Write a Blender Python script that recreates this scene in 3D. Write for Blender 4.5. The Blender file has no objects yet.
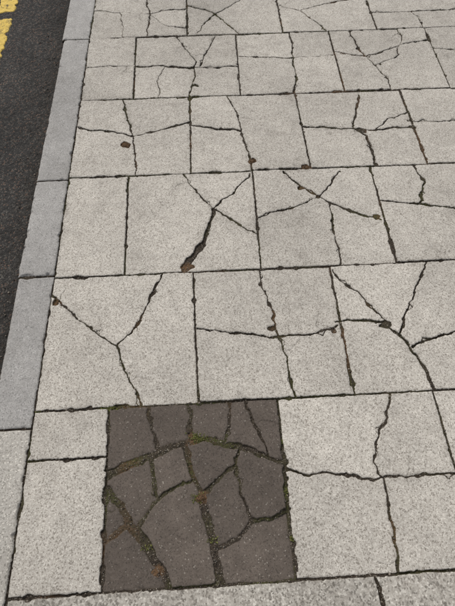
import bpy, math, random
import numpy as np
from mathutils import Matrix
rng=np.random.default_rng(7); random.seed(7)
scene=bpy.context.scene

# ------------------------------------------------------------------ noise
def _h(ix,iy,seed):
    n=(ix.astype(np.int64)*374761393+iy.astype(np.int64)*668265263+seed*1274126177)&0xffffffff
    n=((n^(n>>13))*1274126177)&0xffffffff
    n=(n^(n>>16))&0xffffff
    return n/float(0xffffff)
def vn(x,y,s,seed=0,lin=False):
    "value noise 0..1, feature size s (metres)"
    x=x/s; y=y/s
    ix=np.floor(x); iy=np.floor(y); fx=x-ix; fy=y-iy
    if not lin:
        fx=fx*fx*(3-2*fx); fy=fy*fy*(3-2*fy)
    a=_h(ix,iy,seed); b=_h(ix+1,iy,seed); c=_h(ix,iy+1,seed); d=_h(ix+1,iy+1,seed)
    return (a*(1-fx)+b*fx)*(1-fy)+(c*(1-fx)+d*fx)*fy
def fb(x,y,s,seed=0,o=3):
    r=0;w=0;a=1.
    for k in range(o):
        r=r+a*vn(x,y,s/2**k,seed+k*17); w+=a; a*=.55
    return r/w
def sst(a,b,x):
    t=np.clip((x-a)/(b-a),0,1); return t*t*(3-2*t)

# ------------------------------------------------------------------ survey, millimetres on the pavement
# x across from the kerb, y along the street.  "w|x y x y ..." : w = half width of the crack
CR={
0:"3|-12 3323 172 3289 354 3255 496 3295 607 3312/3.4|326 3620 361 3255 355 2996/3.4|608 3349 724 3282 787 3231 905 3041 920 2986/3.4|787 3231 961 3390 1040 3620/3.2|1220 3314 1343 3247 1447 3067 1487 2998/3|1808 3197 2055 3183 2459 3208/2.6|354 3255 470 3120 600 3080/2.6|1343 3247 1560 3330 1800 3400/2.6|787 3231 700 3110 655 2996/2.6|2055 3183 2105 3080 2095 2996/2.4|172 3289 205 3120 195 2996",
1:"3|-4 2708 145 2710 292 2702/3.6|298 2701 468 2692 674 2661 898 2667/3.4|534 2986 606 2844 652 2721/5|652 2721 630 2549 610 2396/3.8|776 2983 721 2817 674 2670/3.4|906 2776 1066 2747 1232 2728 1482 2744/4|1246 2989 1232 2728 1229 2562 1200 2381/6|1625 2990 1640 2807 1707 2631 1752 2486 1752 2385/3.6|1499 2773 1666 2723 1765 2758 1903 2823 2088 2866/3.4|2078 2782 2315 2748/2.8|1707 2631 1850 2700 1903 2823/2.6|1903 2823 1940 2900 1925 2996/2.4|468 2692 430 2560 436 2404",
2:"4|242 2408 266 2237 304 2107 320 1969 331 1796/5.5|0 2170 155 2139 299 2099 446 2130 607 2193/3.6|611 2161 739 2129 871 2106/4|823 2393 859 2253 876 2106 897 1966 919 1798/6.5|1209 2119 1299 2106 1431 2090 1587 2065 1792 2086/6|1557 2378 1523 2233 1475 2096 1526 2029 1539 1914 1544 1790/4|1782 2135 1896 2112 2063 2119/3.5|1587 2065 1680 2160 1800 2200",
3:"4|564 1790 621 1672 704 1564 789 1484 908 1394/4|704 1564 815 1661 901 1784/9|704 1564 686 1460 650 1345/15|650 1345 589 1253 562 1195/4.2|912 1496 995 1522 1119 1566 1213 1612 1283 1681 1349 1780/5|1062 1786 1135 1682 1213 1612 1285 1550 1395 1499 1494 1450/5.5|1263 1564 1255 1428 1258 1310 1252 1199/5|1506 1569 1597 1545 1737 1524 1918 1482/4.5|1738 1794 1751 1688 1696 1533",
4:"4.2|2 1119 51 1061 155 959 291 856/4|291 856 379 970 417 1065 467 1200/6|330 905 379 970/3.6|291 856 328 758 362 673 395 600/3.4|885 1200 919 1011 938 877 960 756 973 605/4|606 919 744 893 924 860 1067 870 1190 895/5|1185 915 1281 918 1376 913/4.4|1376 913 1429 840 1481 726 1509 606/3.6|1209 1173 1305 1039 1384 913/3.6|1634 1204 1544 1051 1466 908 1431 849/4|1465 789 1566 819 1721 856",
5:"11|281 349 335 384 432 416 503 444/8|503 444 575 462 664 457/12|664 457 752 426 828 390 905 362/5.5|428 596 437 506 460 432/5.5|566 598 576 517 582 454/5.5|727 598 715 528 703 447/5|787 600 803 523 833 447 848 382/6.5|432 413 444 347 459 274/6|459 274 404 210 399 168/5.5|459 274 520 303 586 329/9.5|560 452 573 357 605 272/12|605 272 629 191 643 115 666 0/6|752 426 734 364 683 333 616 281/5.5|734 364 751 263 775 183/7|775 183 725 131 652 103/6.5|775 183 835 186 905 207/10|285 306 336 249 365 191 399 168/13|399 168 439 112 488 38 504 -5/5.5|287 141 318 160 365 191/6.5|900 30 899 180 903 400/4|905 337 1057 315 1238 291 1367 287 1509 293/3.4|1334 604 1298 513 1249 423 1219 347 1240 285 1232 157 1225 0/6|284 20 280 250",
6:"3.5|1156 8 1162 -42 1168 -95 1180 -300 1150 -610"}
# row: (y_bottom, y_top, joints x at bottom/top)
ROWS={
-2:(4.2,4.8,[(0,0),(.6,.6),(1.2,1.2),(1.8,1.8),(2.4,2.4),(3.0,3.0)]),
-1:(3.6,4.2,[(0,0),(.3,.3),(.9,.9),(1.5,1.5),(2.1,2.1),(2.7,2.7),(3.3,3.3)]),
0:(3.0,3.6,[(0,0),(.604,.608),(1.203,1.208),(1.80,1.806),(2.4,2.405),(3.0,3.0)]),
1:(2.4,3.0,[(0,0),(.294,.288),(.894,.906),(1.486,1.49),(2.095,2.097),(2.7,2.7),(3.3,3.3)]),
2:(1.8,2.4,[(0,0),(.604,.609),(1.206,1.202),(1.803,1.80),(2.4,2.4),(3.0,3.0)]),
3:(1.2,1.8,[(0,0),(.304,.293),(.90,.912),(1.502,1.507),(2.1,2.1),(2.7,2.7)]),
4:(.6,1.2,[(0,0),(.608,.601),(1.200,1.203),(1.80,1.80),(2.4,2.4)]),
5:(0,.6,[(0,0),(.292,.276),(.900,.906),(1.503,1.498),(2.1,2.1)]),
6:(-.6,0,[(0,0),(1.9,1.9)]),
7:(-1.2,-.6,[(0,0),(.3,.3),(.9,.9),(1.5,1.5)]),
}
# broken-out pockets: x y radius(mm) kind(0 dark dirt,1 brown moss, 2 large dead leaf / moss plug)
SP=[(271,2034,34,2),(920,1869,27,2),(1518,2069,36,0),(641,2502,28,0),(1374,904,28,0),(20,1073,22,1),(1133,1669,22,1),
    (1465,1470,26,1),(593,464,24,1),(608,265,22,2),(406,158,20,0),(920,902,19,0),(703,1551,16,0),(1181,1804,22,2),
    (575,1221,34,1),(1171,878,16,0),(1752,2640,18,0),(460,55,20,1),(298,2100,17,0),(1640,2810,18,0),(1213,1612,18,0),
    (752,426,17,0),(335,384,17,0),(1232,2728,17,0),(350,3255,17,0),(1790,2085,22,0),(291,600,13,0)]

prng=np.random.default_rng(21)
def parse(s,row):
    out=[]
    for c in s.split('/'):
        w,p=c.split('|'); a=np.array([float(t) for t in p.split()]).reshape(-1,2)/1000
        w=float(w)/1000*(.82 if row<5 else 1.); out.append((w,a))
        # small shards broken off beside the main crack
        for p0,p1 in zip(a[:-1],a[1:]):
            L=np.hypot(*(p1-p0))
            if L<.07: continue
            if prng.random()<(.42 if row<5 else .3):
                t=(p1-p0)/L; nrm=np.array([-t[1],t[0]])*prng.choice([-1,1])
                s0=prng.uniform(.01,L-.05); l=prng.uniform(.03,.06); o=prng.uniform(.008,.02)
                out.append((.0015,np.array([p0+t*s0,p0+t*(s0+l*prng.uniform(.3,.7))+nrm*o,p0+t*(s0+l)])))
            if prng.random()<.16:
                t=(p1-p0)/L; nrm=np.array([-t[1],t[0]])*prng.choice([-1,1]); q=p0+t*L*prng.uniform(.2,.8)
                out.append((.0005,np.array([q,q+nrm*prng.uniform(.02,.04)+t*prng.uniform(-.02,.02),q+nrm*prng.uniform(.05,.09)+t*prng.uniform(-.04,.04)])))
    return out
CRP={k:parse(v,k) for k,v in CR.items()}

def segdist(x,y,a,b):
    dx,dy=b-a; L=dx*dx+dy*dy
    if L<1e-12: return np.hypot(x-a[0],y-a[1])
    t=np.clip(((x-a[0])*dx+(y-a[1])*dy)/L,0,1)
    return np.hypot(x-a[0]-t*dx,y-a[1]-t*dy)

def propagate(lab,openm,n):
    for _ in range(n):
        m=lab.copy()
        m[1:]=np.maximum(m[1:],lab[:-1]); m[:-1]=np.maximum(m[:-1],lab[1:])
        m[:,1:]=np.maximum(m[:,1:],lab[:,:-1]); m[:,:-1]=np.maximum(m[:,:-1],lab[:,1:])
        m=np.where(openm,m,lab)
        if n>50 and _%8==0 and (m==lab).all(): break
        lab=m
    return lab
def fill_once(lab,openm,n):
    for _ in range(n):
        m=lab.copy()
        for sh in ((1,0),(-1,0),(0,1),(0,-1)):
            r=np.roll(lab,sh,(0,1))
            m=np.where((m<0)&openm,r,m)
        lab=m
    return lab

# ------------------------------------------------------------------ mesh helper
def grid_object(name,X,Y,Z,attrs,mat,origin):
    ny,nx=X.shape; me=bpy.data.meshes.new(name)
    nv=nx*ny; co=np.empty((nv,3),np.float32)
    co[:,0]=X.ravel()-origin[0]; co[:,1]=Y.ravel()-origin[1]; co[:,2]=Z.ravel()
    i=np.arange(nv).reshape(ny,nx)
    q=np.stack([i[:-1,:-1],i[:-1,1:],i[1:,1:],i[1:,:-1]],-1).reshape(-1,4)
    me.vertices.add(nv); me.vertices.foreach_set('co',co.ravel())
    nf=len(q); me.loops.add(nf*4); me.loops.foreach_set('vertex_index',q.ravel().astype(np.int32))
    me.polygons.add(nf); me.polygons.foreach_set('loop_start',np.arange(0,nf*4,4,dtype=np.int32))
    me.polygons.foreach_set('loop_total',np.full(nf,4,np.int32))
    me.update(calc_edges=True)
    me.polygons.foreach_set('use_smooth',np.ones(nf,bool))
    for k,v in attrs.items():
        a=me.attributes.new(k,'FLOAT','POINT'); a.data.foreach_set('value',v.ravel().astype(np.float32))
    me.materials.append(mat)
    o=bpy.data.objects.new(name,me); o.location=(origin[0],origin[1],0)
    scene.collection.objects.link(o); return o

# ------------------------------------------------------------------ node helper
class NT:
    def __init__(s,name):
        s.m=bpy.data.materials.new(name); s.m.use_nodes=True; s.t=s.m.node_tree; s.t.nodes.clear()
        s.out=s.n('ShaderNodeOutputMaterial'); s.b=s.n('ShaderNodeBsdfPrincipled')
        s.l(s.b.outputs[0],s.out.inputs[0])
        s.b.inputs['Specular IOR Level'].default_value=.2
        s.pos=s.n('ShaderNodeNewGeometry').outputs['Position']
    def n(s,t): return s.t.nodes.new(t)
    def l(s,a,b): s.t.links.new(a,b)
    def setin(s,i,v):
        if hasattr(v,'is_output'): s.l(v,i)
        else: i.default_value=v
    def noise(s,scale,detail=2,rough=.5,vec=None):
        n=s.n('ShaderNodeTexNoise'); n.inputs['Scale'].default_value=scale; n.inputs['Detail'].default_value=detail
        n.inputs['Roughness'].default_value=rough; s.l(vec or s.pos,n.inputs['Vector']); return n.outputs['Fac']
    def vor(s,scale,out='Color',feature='F1'):
        n=s.n('ShaderNodeTexVoronoi'); n.feature=feature; n.inputs['Scale'].default_value=scale; s.l(s.pos,n.inputs['Vector'])
        o=n.outputs[out]
        if out=='Color':
            x=s.n('ShaderNodeSeparateColor'); s.l(o,x.inputs[0]); return x.outputs[0],x.outputs[1],x.outputs[2]
        return o
    def attr(s,name):
        n=s.n('ShaderNodeAttribute'); n.attribute_name=name; return n.outputs['Fac']
    def math(s,op,a,b=None,c=None,clamp=False):
        n=s.n('ShaderNodeMath'); n.operation=op; n.use_clamp=clamp
        s.setin(n.inputs[0],a)
        if b is not None: s.setin(n.inputs[1],b)
        if c is not None: s.setin(n.inputs[2],c)
        return n.outputs[0]
    def mr(s,v,a,b,c=0,d=1,smooth=False):
        n=s.n('ShaderNodeMapRange'); n.clamp=True
        if smooth: n.interpolation_type='SMOOTHSTEP'
        s.setin(n.inputs[0],v)
        for i,x in zip((1,2,3,4),(a,b,c,d)): n.inputs[i].default_value=x
        return n.outputs[0]
    def mix(s,f,a,b,bt='MIX'):
        n=s.n('ShaderNodeMix'); n.data_type='RGBA'; n.blend_type=bt
        s.setin(n.inputs[0],f)
        for i,v in ((6,a),(7,b)):
            if isinstance(v,tuple): n.inputs[i].default_value=(*v,1)
            else: s.l(v,n.inputs[i])
        return n.outputs[2]
    def scale(s,col,f):
        n=s.n('ShaderNodeVectorMath'); n.operation='SCALE'; s.l(col,n.inputs[0]); s.setin(n.inputs[3],f); return n.outputs[0]
    def bump(s,h,dist,strength=1.,prev=None):
        n=s.n('ShaderNodeBump'); n.inputs['Distance'].default_value=dist; n.inputs['Strength'].default_value=strength
        s.l(h,n.inputs['Height'])
        if prev: s.l(prev,n.inputs['Normal'])
        return n.outputs[0]

def stone_mat(name,dark,light,pit,pitamt=.12,whiteamt=.08,grain=300,stain=.14,bumpd=.0010,rough=.9,pebbly=False,white=(.64,.605,.54),grime=(.10,.084,.062)):
    m=NT(name)
    g1=m.noise(grain,2,.65); g2=m.noise(grain*.42,2,.6); big=m.noise(2.3,4,.6); mid=m.noise(16,3,.65)
    r,gc,bc=m.vor(grain*1.0)
    f=m.math('ADD',m.math('MULTIPLY',m.mr(g1,.33,.67),.55),m.math('MULTIPLY',m.mr(g2,.34,.66),.45))
    c=m.mix(f,dark,light)
    c=m.mix(m.math('MULTIPLY',m.math('GREATER_THAN',r,1-whiteamt),.7),c,white)
    c=m.mix(m.math('MULTIPLY',m.math('LESS_THAN',gc,pitamt),.62),c,pit)
    if pebbly:
        r2,g3,b3=m.vor(grain*.5)
        c=m.mix(m.math('MULTIPLY',m.math('LESS_THAN',g3,pitamt*.5),.4),c,pit)
        c=m.mix(m.math('MULTIPLY',m.mr(b3,.5,1),.4),c,(.24,.217,.185))
    c=m.scale(c,m.mr(big,.3,.7,1-stain,1+stain*.5))
    c=m.scale(c,m.mr(mid,.3,.7,1-stain*.8,1+stain*.4))
    c=m.scale(c,m.attr('tone'))
    # soil in the joints, moss, grime halo
    soiln=m.noise(330,2,.7); soil=m.mix(m.mr(soiln,.35,.72),(.012,.010,.008),(.078,.06,.043))
    soil=m.mix(m.math('GREATER_THAN',bc,.95),soil,(.16,.14,.115))
    mn=m.noise(120,3,.7)
    soil=m.mix(m.math('MULTIPLY',m.attr('rust'),m.mr(mn,.33,.55)),soil,(.115,.066,.034))
    soil=m.mix(m.math('MULTIPLY',m.attr('moss'),m.mr(mn,.62,.42)),soil,(.052,.053,.018))
    halo=m.math('MULTIPLY',m.attr('halo'),m.mr(m.noise(60,3,.7),.3,.68))
    c=m.mix(halo,c,m.mix(.5,m.scale(c,.5),grime))
    d=m.math('ADD',m.attr('dirt'),m.mr(soiln,.3,.7,-.2,.2),clamp=True)
    d=m.mr(d,.3,.6)
    c=m.mix(d,c,soil)
    m.l(c,m.b.inputs['Base Color']); m.b.inputs['Roughness'].default_value=rough
    hgt=m.math('ADD',m.math('MULTIPLY',g1,.8),m.math('MULTIPLY',r2,.35)) if pebbly else g1
    m.l(m.bump(hgt,bumpd,.8),m.b.inputs['Normal'])
    return m.m

M_slab=stone_mat('concrete_slab',(.295,.270,.232),(.60,.565,.505),(.145,.125,.10),pitamt=.13,whiteamt=.10,grain=270)
M_dark=stone_mat('brown_concrete_slab',(.080,.065,.053),(.138,.115,.096),(.045,.038,.032),pitamt=.10,whiteamt=.018,stain=.2,bumpd=.0006,white=(.27,.245,.21),grime=(.03,.026,.02))
M_rough=stone_mat('exposed_aggregate',(.28,.257,.22),(.54,.51,.455),(.10,.088,.072),pitamt=.2,whiteamt=.12,grain=190,pebbly=True,bumpd=.002)
M_kerb=stone_mat('kerb_concrete',(.245,.236,.222),(.39,.378,.357),(.14,.135,.128),pitamt=.12,whiteamt=.06,grain=300,stain=.14,bumpd=.0008,white=(.48,.467,.445))
M_kerb2=stone_mat('kerb_concrete_pale',(.29,.272,.24),(.45,.428,.385),(.15,.14,.12),pitamt=.14,whiteamt=.07,grain=280,stain=.14,bumpd=.001)

# ------------------------------------------------------------------ paving
grit=[]; mossy=[]
def slab(row,j,yb,yt,jl,jr,res,mat,tone,amp,name='paving_slab'):
    w=jr[0]-jl[0]; h=yt-yb
    nx=max(6,int(w/res)); ny=max(6,int(h/res))
    v=np.linspace(0,1,ny+1)[:,None]; u=np.linspace(0,1,nx+1)[None,:]
    L=jl[0]+(jl[1]-jl[0])*v; Rr=jr[0]+(jr[1]-jr[0])*v
    X=L+(Rr-L)*u; Y=yb+(yt-yb)*v+0*u
    fine=res<.006
    wx=X+(vn(X,Y,.07,1,True)-.5)*.018+(vn(X,Y,.022,2,True)-.5)*.011+(vn(X,Y,.007,3)-.5)*.003
    wy=Y+(vn(X,Y,.07,4,True)-.5)*.018+(vn(X,Y,.022,5,True)-.5)*.011+(vn(X,Y,.007,6)-.5)*.003
    jx=X+(vn(X,Y,.03,7)-.5)*.0032+(vn(X,Y,.008,8)-.5)*.0022; jy=Y+(vn(X,Y,.03,9)-.5)*.0032+(vn(X,Y,.008,10)-.5)*.0022
    dE=np.minimum(np.minimum(jx-L,Rr-jx),np.minimum(jy-yb,yt-jy))
    chip=np.clip(vn(X,Y,.034,11)-.70,0,1)*.03+np.clip(vn(X,Y,.012,12)-.70,0,1)*.012
    dj=dE-(.0026+.0022*vn(X,Y,.13,13)+chip)
    raw=np.full(X.shape,1.); dc=np.full(X.shape,1.)
    wmod=.35+1.2*fb(X,Y,.07,14,2)
    chc=chip*.6+np.clip(vn(X,Y,.026,16,True)-.66,0,1)*.018
    bx0,bx1=min(jl)-.02,max(jr)+.02
    for hw,P in CRP.get(row,[]):
        if P[:,0].max()<bx0 or P[:,0].min()>bx1: continue
        for a,b in zip(P[:-1],P[1:]):
            d=segdist(wx,wy,a,b)
            if hw>.001: raw=np.minimum(raw,d)
            dc=np.minimum(dc,d-hw*wmod-(chc if hw>.002 else 0))
    rust=np.zeros(X.shape); plug=np.zeros(X.shape)
    for sx,sy,sr,k in SP:
        sx/=1000;sy/=1000;sr/=1000
        if sx<bx0-.04 or sx>bx1+.04 or sy<yb-.05 or sy>yt+.05: continue
        lo=.65 if k==2 else .3
        d=np.hypot(wx-sx,(wy-sy)*1.2)-sr*(lo+(1.1-lo)*vn(X,Y,.022,15)); dc=np.minimum(dc,d)
        if k: rust=np.maximum(rust,np.clip(1-(d)/.02,0,1))
        if k==2: plug=np.maximum(plug,np.clip(-d/.012,0,1))
    d=np.minimum(dj,dc)
    Z=np.zeros(X.shape); ftone=np.zeros(X.shape)
    if fine and raw.min()<.01:
        s=2; openc=raw[::s,::s]>res*s*.75
        lab=np.where(openc,np.arange(openc.size).reshape(openc.shape),-1)
        lab=propagate(lab,openc,900)
        big=np.full(X.shape,-1); big[::s,::s]=lab
        big=fill_once(big,raw>res*.6,5); big=fill_once(big,np.ones(X.shape,bool),6)
        for q in np.unique(big):
            m=big==q
            if m.sum()<30: continue
            r=np.random.default_rng(int(row*1000+j*97+m.sum()%9973)+5000)
            cx,cy=X[m].mean(),Y[m].mean()
            Z[m]=r.uniform(-1,.3)*amp*.0032+((X[m]-cx)*r.uniform(-1,1)+(Y[m]-cy)*r.uniform(-1,1))*amp*.016
            ftone[m]=r.uniform(-.07,.04)*(1.6 if amp>1.5 else 1)
            if m.sum()*res*res<.0015: Z[m]-=.003
    Z+= (fb(X,Y,.25,20)-.5)*.0016+(fb(X,Y,.03,22)-.5)*.0007
    worn=.4+.8*vn(X,Y,.06,23)
    Z-= .0019*worn*np.clip(1-d/(.005*worn),0,1)**2
    fill=-.0105+(fb(X,Y,.05,24)-.5)*.010+(fb(X,Y,.008,25,2)-.5)*.005
    wide=np.clip(-d/.01,0,1)
    fill=fill+wide*.003+plug*.008
    t=sst(-.0024,.0004,d)
    H=fill*(1-t)+Z*t
    dirt=1-sst(-.0014,.0014,d)
    halo=np.clip(np.exp(-np.clip(d,0,1)/.005)*(.2+.75*vn(X,Y,.07,26)),0,1)*.5
    halo=np.clip(halo+np.exp(-np.clip(d,0,1)/.022)*np.clip(vn(X,Y,.13,27)-.6,0,1)*1.4,0,.85)
    halo=np.clip(halo+np.clip(fb(X,Y,.09,61)-.62,0,1)*1.2*(1.5 if row<4 else .8),0,.85)
    moss=np.clip((vn(X,Y,.16,28)-.5)*2.4,0,1)
    if amp>1.5: moss=np.clip(moss+np.clip((vn(X,Y,.09,64)-.45)*3,0,1)*.9,0,1)
    moss=np.maximum(moss,np.clip(1-np.hypot(X-.285,(Y-.595)*3)/.07,0,1)*1.6)
    rust=np.maximum(rust,np.clip((vn(X,Y,.12,29)-.66)*3,0,.7))
    moss=np.where(plug>0,0,moss)
    T=np.full(X.shape,tone)+ftone
    o=grid_object(name,X,Y,H,dict(dirt=dirt,halo=halo,moss=np.clip(moss,0,1),rust=rust,tone=T),mat,((jl[0]+jr[0])/2,(yb+yt)/2))
    if fine:
        idx=np.argwhere((dirt>.9))
        n=min(len(idx),int(len(idx)*res*res*17000))
        if n:
            pk=idx[rng.choice(len(idx),n,replace=False)]
            for a,b in pk: grit.append((X[a,b],Y[a,b],H[a,b],0))
        n=int(w*h*130)
        for _ in range(n):
            a=rng.integers(0,ny);b=rng.integers(0,nx); grit.append((X[a,b],Y[a,b],H[a,b],1))
        want=(dirt>.9)&((rust>.45)|(moss>(.6 if amp>1.5 else .8)))
        idx=np.argwhere(want); n=int(len(idx)*res*res*30000)
        if n>0:
            for a,b in idx[rng.choice(len(idx),min(n,len(idx)),replace=False)]:
                mossy.append((X[a,b],Y[a,b],H[a,b],rust[a,b]>.45 and not moss[a,b]>.85))
        idx=np.argwhere(plug>0)
        for a,b in idx[::2]: mossy.append((X[a,b],Y[a,b],H[a,b],True))
    return o

TONE={(5,0):.97,(5,2):1.03,(5,3):1.02,(4,0):1.02,(4,1):.98,(4,2):1.0,(3,0):.99,(3,1):1.0,(3,2):.95,(3,3):.94,(2,0):.95,(2,1):.94,(2,2):.96,(2,3):.92,
      (1,0):.92,(1,1):.91,(1,2):.94,(1,3):.9,(1,4):.9,(0,0):.9,(0,1):.88,(0,2):.92,(0,3):.89}  # slab variation and grime, plus lighting falloff painted in toward the far rows
def xr(y): return 1.42+.28*max(y,0)+.12
for row,(yb,yt,J) in ROWS.items():
    for j in range(len(J)-1):
        jl,jr=J[j],J[j+1]
        vis=(-1<row<7) and jl[0]<xr(yt)
        res=(.0022 if row in(4,5) else .0025 if row in (2,3) else .003) if vis else .02
        mat=M_slab; amp=1.; tone=TONE.get((row,j),.95)
        if row==5 and j==1: mat=M_dark; amp=2.2; tone=1.
        if row>=6: mat=M_rough; tone=.95
        if row==5 and j==0:
            # two half-length pieces
            ym=.4185
            xm=jr[0]+(jr[1]-jr[0])*(ym-yb)/(yt-yb)
            slab(50,0,yb,ym,(0,0),(jr[0],xm),res,mat,.97,1)
            slab(51,0,ym,yt,(0,0),(xm,jr[1]),res,mat,.90,1)
            continue
        if row==6:
            slab(6,0,-.16,yt,jl,jr,.0026,mat,tone,amp,'aggregate_strip'); slab(60,0,yb,-.16,jl,jr,.02,mat,tone,amp,'aggregate_strip'); continue
        slab(row,j,yb,yt,jl,jr,res,mat,tone,amp)

# ------------------------------------------------------------------ kerb stones
KY=[-1.86,-.66,.538,1.214,1.79,3.0,4.2,4.8]
KE=[-.158,-.160,-.156,-.160,-.160,-.172,-.17]
KT=[1,1.08,.98,1.01,.97,1.04,1.0]; KM=[1,1,0,0,0,0,0]
ROADZ=-.10
for i in range(len(KY)-1):
    yb,yt=KY[i],KY[i+1]; vis=yt>-.2 and yb<3.6
    res=.003 if vis else .02
    ny=int((yt-yb)/res); xs=np.concatenate([np.linspace(-.21,KE[i]-.006,8),np.linspace(KE[i]-.005,0,int((-KE[i])/res))])
    Y,X=np.meshgrid(np.linspace(yb,yt,ny),xs,indexing='ij')
    jx=X+(vn(X,Y,.06,31)-.5)*.004+(vn(X,Y,.012,32)-.5)*.003; jy=Y+(vn(X,Y,.02,33)-.5)*.003
    dl=jx-KE[i]; dr=-jx-.0035; de=np.minimum(jy-yb,yt-jy)-.0045
    chip=np.clip(vn(X,Y,.03,35)-.68,0,1)*.04+np.clip(vn(X,Y,.012,34)-.7,0,1)*.012
    d=np.minimum(np.minimum(dl-.001,dr),de)-chip
    top=-.0015*(i%3)+(fb(X,Y,.3,36)-.5)*.002+(fb(X,Y,.02,37)-.5)*.0006
    top=top-.006*np.clip(1-dl/.014,0,1)**2-.0025*np.clip(1-d/.007,0,1)**2
    t=sst(-.003,.0,d); H=-.012*(1-t)+top*t
    H=np.where(dl<0,np.maximum(ROADZ-.01,H+dl*14),H)
    dirt=1-sst(-.0016,.0010,np.minimum(dr,de)-chip*.6); dirt=np.where(dl<0,.3,dirt)
    halo=np.clip(np.exp(-np.clip(d,0,1)/.008),0,1)*.5*vn(X,Y,.05,38)
    halo=np.clip(halo+np.clip(fb(X,Y,.12,62)-.6,0,1)*1.3,0,.7)
    halo=np.where(dl<0,.8,halo)
    grid_object('kerb_stone',X,Y,H,dict(dirt=dirt,halo=halo,moss=np.clip((vn(X,Y,.2,39)-.6)*2,0,1),rust=0*X,tone=0*X+KT[i]),M_kerb2 if KM[i] else M_kerb,(KE[i]/2,(yb+yt)/2))

# ------------------------------------------------------------------ road
def road_material():
    m=NT('asphalt'); g1=m.noise(190,3,.7); r,g,b=m.vor(150); big=m.noise(3,4,.6)
    c=m.mix(m.mr(g1,.3,.7),(.018,.0175,.017),(.062,.059,.055))
    c=m.mix(m.math('MULTIPLY',m.math('GREATER_THAN',r,.86),.6),c,(.13,.12,.105))
    c=m.mix(m.math('MULTIPLY',m.math('GREATER_THAN',g,.93),.8),c,(.15,.10,.075))
    c=m.scale(c,m.mr(big,.3,.7,.7,1.2))
    gut=m.math('MULTIPLY',m.attr('gut'),m.mr(m.noise(40,4,.7),.35,.6))
    c=m.mix(gut,c,(.022,.018,.013))
    m.l(c,m.b.inputs['Base Color']); m.b.inputs['Roughness'].default_value=.9
    dd=m.vor(150,'Distance')
    m.l(m.bump(m.math('ADD',m.math('MULTIPLY',dd,-.7),g1),.005,1.),m.b.inputs['Normal']); return m.m
M_road=road_material()
ys=np.concatenate([[-60,-20,-5],np.arange(.6,4.0,.005),[6,20,60]]); xs=np.concatenate([[-6.5,-4,-2],np.arange(-1.1,-.15,.005)])
Y,X=np.meshgrid(ys,xs,indexing='ij')
Z=ROADZ+(fb(X,Y,.014,41,2)-.5)*.008+(fb(X,Y,.3,43)-.5)*.006
gut=np.exp(-np.clip(-.17-X,0,9)/.06)
grid_object('road',X,Y,Z,dict(gut=gut),M_road,(0,0))
for _ in range(1800):   # gutter and road grit
    x=-.172-abs(rng.normal(0,.09)); y=rng.uniform(.7,3.7); grit.append((x,y,ROADZ+.002,0))

def paint_material():
    m=NT('worn_yellow_paint'); g=m.noise(35,5,.75); g1=m.noise(200,3,.7)
    c=m.mix(m.mr(g1,.3,.7),(.50,.34,.06),(.72,.53,.14))
    m.l(m.mix(m.mr(g,.34,.50,1,0),c,(.10,.082,.05)),m.b.inputs['Base Color'])
    m.b.inputs['Roughness'].default_value=.7
    m.l(m.bump(g1,.003,.8),m.b.inputs['Normal']); return m.m
M_paint=paint_material()
def paint(xa,xb,ya,yb,name='yellow_road_line'):
    xs=np.arange(xa,xb,.005); ys=np.arange(ya,yb,.005)
    Y,X=np.meshgrid(ys,xs,indexing='ij')
    Z=ROADZ+.004+(fb(X,Y,.014,41,2)-.5)*.008+(fb(X,Y,.3,43)-.5)*.006
    e=np.minimum(np.minimum(X-xa,xb-X),np.minimum(Y-ya,yb-Y))-.014*vn(X,Y,.03,51)-.05*np.clip(vn(X,Y,.05,52)-.6,0,1)
    Z=np.where(e<0,Z-.014,Z)
    grid_object(name,X,Y,Z,{},M_paint,(0,0))
paint(-.70,-.568,1.0,3.44); paint(-.70,-.568,3.50,5.0)

# ------------------------------------------------------------------ surroundings outside the surveyed patch
def sheet(name,x0,x1,y0,y1,z,mat):
    me=bpy.data.meshes.new(name); me.from_pydata([(x0,y0,z),(x1,y0,z),(x1,y1,z),(x0,y1,z)],[],[(0,1,2,3)])
    me.materials.append(mat); o=bpy.data.objects.new(name,me); scene.collection.objects.link(o); return o
def far_material():
    m=NT('far_paving'); b=m.n('ShaderNodeTexBrick'); m.l(m.pos,b.inputs['Vector'])
    b.inputs['Scale'].default_value=1; b.inputs['Brick Width'].default_value=.6; b.inputs['Row Height'].default_value=.6
    b.inputs['Mortar Size'].default_value=.006; b.inputs['Color1'].default_value=(.42,.39,.34,1); b.inputs['Color2'].default_value=(.38,.35,.30,1)
    b.inputs['Mortar'].default_value=(.03,.026,.02,1)
    c=m.scale(b.outputs[0],m.mr(m.noise(200,3,.7),.3,.7,.7,1.3)); m.l(c,m.b.inputs['Base Color']); m.b.inputs['Roughness'].default_value=.9
    return m.m
def soil_material():
    m=NT('soil'); m.l(m.mix(m.noise(60,4,.7),(.015,.012,.01),(.06,.05,.04)),m.b.inputs['Base Color']); m.b.inputs['Roughness'].default_value=1; return m.m
MF=far_material(); MS=soil_material()
sheet('ground',-400,400,-400,400,-.16,MS)
sheet('bedding_soil',-.15,3.3,-1.9,4.8,-.04,MS)
sheet('pavement',0,6,4.8,60,-.001,MF); sheet('pavement',3.3,6,-60,4.8,-.003,MF); sheet('pavement',1.5,3.3,-60,-1.2,-.006,MF); sheet('pavement',0,1.5,-60,-1.2,-.009,MF)
sheet('pavement',1.9,3.3,-1.2,4.8,-.022,MF)
sheet('kerb_run',-.16,0,4.8,60,0,M_kerb); sheet('kerb_run',-.16,0,-60,-1.86,0,M_kerb)

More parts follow.
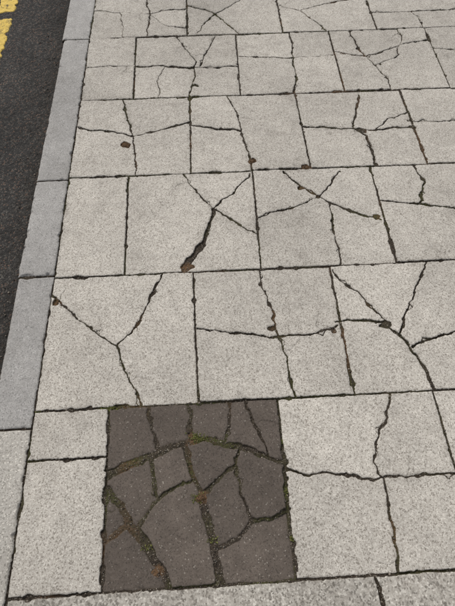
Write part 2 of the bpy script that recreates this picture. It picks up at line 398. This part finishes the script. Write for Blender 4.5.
# ------------------------------------------------------------------ loose grit
def tri_mesh(name,V,F,tone,mat,smooth=False):
    me=bpy.data.meshes.new(name); me.vertices.add(len(V)); me.vertices.foreach_set('co',V.astype(np.float32).ravel())
    me.loops.add(len(F)*3); me.loops.foreach_set('vertex_index',F.astype(np.int32).ravel())
    me.polygons.add(len(F)); me.polygons.foreach_set('loop_start',np.arange(0,len(F)*3,3,dtype=np.int32)); me.polygons.foreach_set('loop_total',np.full(len(F),3,np.int32))
    me.update(calc_edges=True)
    a=me.attributes.new('tone','FLOAT','POINT'); a.data.foreach_set('value',tone.astype(np.float32))
    me.materials.append(mat); scene.collection.objects.link(bpy.data.objects.new(name,me))
phi=(1+5**.5)/2
iv=np.array([(-1,phi,0),(1,phi,0),(-1,-phi,0),(1,-phi,0),(0,-1,phi),(0,1,phi),(0,-1,-phi),(0,1,-phi),(phi,0,-1),(phi,0,1),(-phi,0,-1),(-phi,0,1)])/1.9
ifc=np.array([(0,11,5),(0,5,1),(0,1,7),(0,7,10),(0,10,11),(1,5,9),(5,11,4),(11,10,2),(10,7,6),(7,1,8),(3,9,4),(3,4,2),(3,2,6),(3,6,8),(3,8,9),(4,9,5),(2,4,11),(6,2,10),(8,6,7),(9,8,1)])
G=np.array(grit); n=len(G)
size=np.where(G[:,3]>0,rng.uniform(.0006,.0014,n)*np.where(rng.random(n)>.97,2,1),rng.uniform(.0009,.0026,n)*np.where(rng.random(n)>.95,2.2,1))
V=iv[None]*size[:,None,None]*rng.uniform(.6,1.25,(n,12,1))
V[:,:,2]*=.7
ang=rng.uniform(0,6.28,n); c,s=np.cos(ang)[:,None],np.sin(ang)[:,None]
x=V[:,:,0]*c-V[:,:,1]*s; y=(V[:,:,0]*s+V[:,:,1]*c)*.8; V[:,:,0]=x; V[:,:,1]=y
V+=G[:,None,:3]; V[:,:,2]+=(size*.35)[:,None]
F=(ifc[None]+12*np.arange(n)[:,None,None]).reshape(-1,3)
m=NT('grit'); m.l(m.mix(m.attr('tone'),(.022,.018,.014),(.27,.235,.19)),m.b.inputs['Base Color']); m.b.inputs['Roughness'].default_value=.9
tri_mesh('loose_grit',V.reshape(-1,3),F,np.repeat(rng.random(n)**2,12),m.m)

# ------------------------------------------------------------------ moss and small weeds in the joints
def leaves(name,pts,lo,hi,c0,c1):
    P=np.array(pts,float)[:,:3]; P=np.repeat(P,3,0)+rng.normal(0,.0016,(len(pts)*3,3))*np.array([1,1,.3]); n=len(P)
    L=rng.uniform(lo,hi,n); a=rng.uniform(0,6.283,n); up=rng.uniform(.15,1.1,n)
    dx,dy,dz=np.cos(a)*np.cos(up),np.sin(a)*np.cos(up),np.sin(up)
    D=np.stack([dx,dy,dz],1)*L[:,None]; S=np.stack([-np.sin(a),np.cos(a),0*a],1)*(L*.24)[:,None]
    V=np.stack([P,P+D*.5+S,P+D,P+D*.5-S],1).reshape(-1,3)
    F=(np.array([(0,1,2),(0,2,3)])[None]+4*np.arange(n)[:,None,None]).reshape(-1,3)
    m=NT(name+'_leaf'); m.l(m.mix(m.attr('tone'),c0,c1),m.b.inputs['Base Color']); m.b.inputs['Roughness'].default_value=.8
    tri_mesh(name,V,F,np.repeat(rng.random(n),4),m.m)
leaves('moss',[p for p in mossy if not p[3]],.0012,.004,(.025,.026,.008),(.115,.12,.038))
leaves('brown_moss',[p for p in mossy if p[3]],.0012,.004,(.045,.024,.012),(.22,.13,.065))
W=[]
for cx,cy,r,k in [(.283,.598,.022,60),(.262,.601,.02,25),(.602,.468,.026,70),(.598,.262,.020,40),(.905,.44,.012,16),(.015,.60,.014,12),(.903,.12,.012,20),(.64,.13,.014,18),(.903,.27,.012,16),(.43,.12,.014,14)]:
    for _ in range(k):
        W.append((cx+rng.normal(0,r*.6),cy+rng.normal(0,r*.3),-.007,0))
leaves('joint_weeds',W,.003,.009,(.035,.045,.012),(.17,.17,.05))

# ------------------------------------------------------------------ camera, light
cam=bpy.data.cameras.new('camera'); co=bpy.data.objects.new('camera',cam); scene.collection.objects.link(co)
cam.sensor_fit='VERTICAL'; cam.sensor_height=24; cam.lens=24*505.229/606; cam.clip_start=.05; cam.clip_end=1500
co.matrix_world=Matrix.Translation((.6775,-.0782,1.804))@Matrix.Rotation(-.0583,4,'Z')@Matrix.Rotation(.5522,4,'X')@Matrix.Rotation(.0011,4,'Z')
scene.camera=co
el,az=math.radians(55),math.radians(-35)
sd=bpy.data.lights.new('sun','SUN'); sd.energy=1.3; sd.angle=math.radians(18); sd.color=(1,.955,.89)
so=bpy.data.objects.new('sun',sd); scene.collection.objects.link(so)
so.rotation_euler=(math.radians(90)-el,0,-az+math.pi)
w=bpy.data.worlds.new('World'); scene.world=w; w.use_nodes=True; nt=w.node_tree
bg=nt.nodes['Background']; sky=nt.nodes.new('ShaderNodeTexSky'); sky.sky_type='NISHITA'; sky.sun_disc=False
sky.sun_elevation=el; sky.sun_rotation=az; sky.air_density=1; sky.dust_density=4; sky.ozone_density=1
hs=nt.nodes.new('ShaderNodeHueSaturation'); hs.inputs['Saturation'].default_value=.3
nt.links.new(sky.outputs[0],hs.inputs['Color']); nt.links.new(hs.outputs[0],bg.inputs[0]); bg.inputs[1].default_value=.15
scene.view_settings.view_transform='Standard'; scene.view_settings.look='None'; scene.view_settings.exposure=0
print('grit',n)
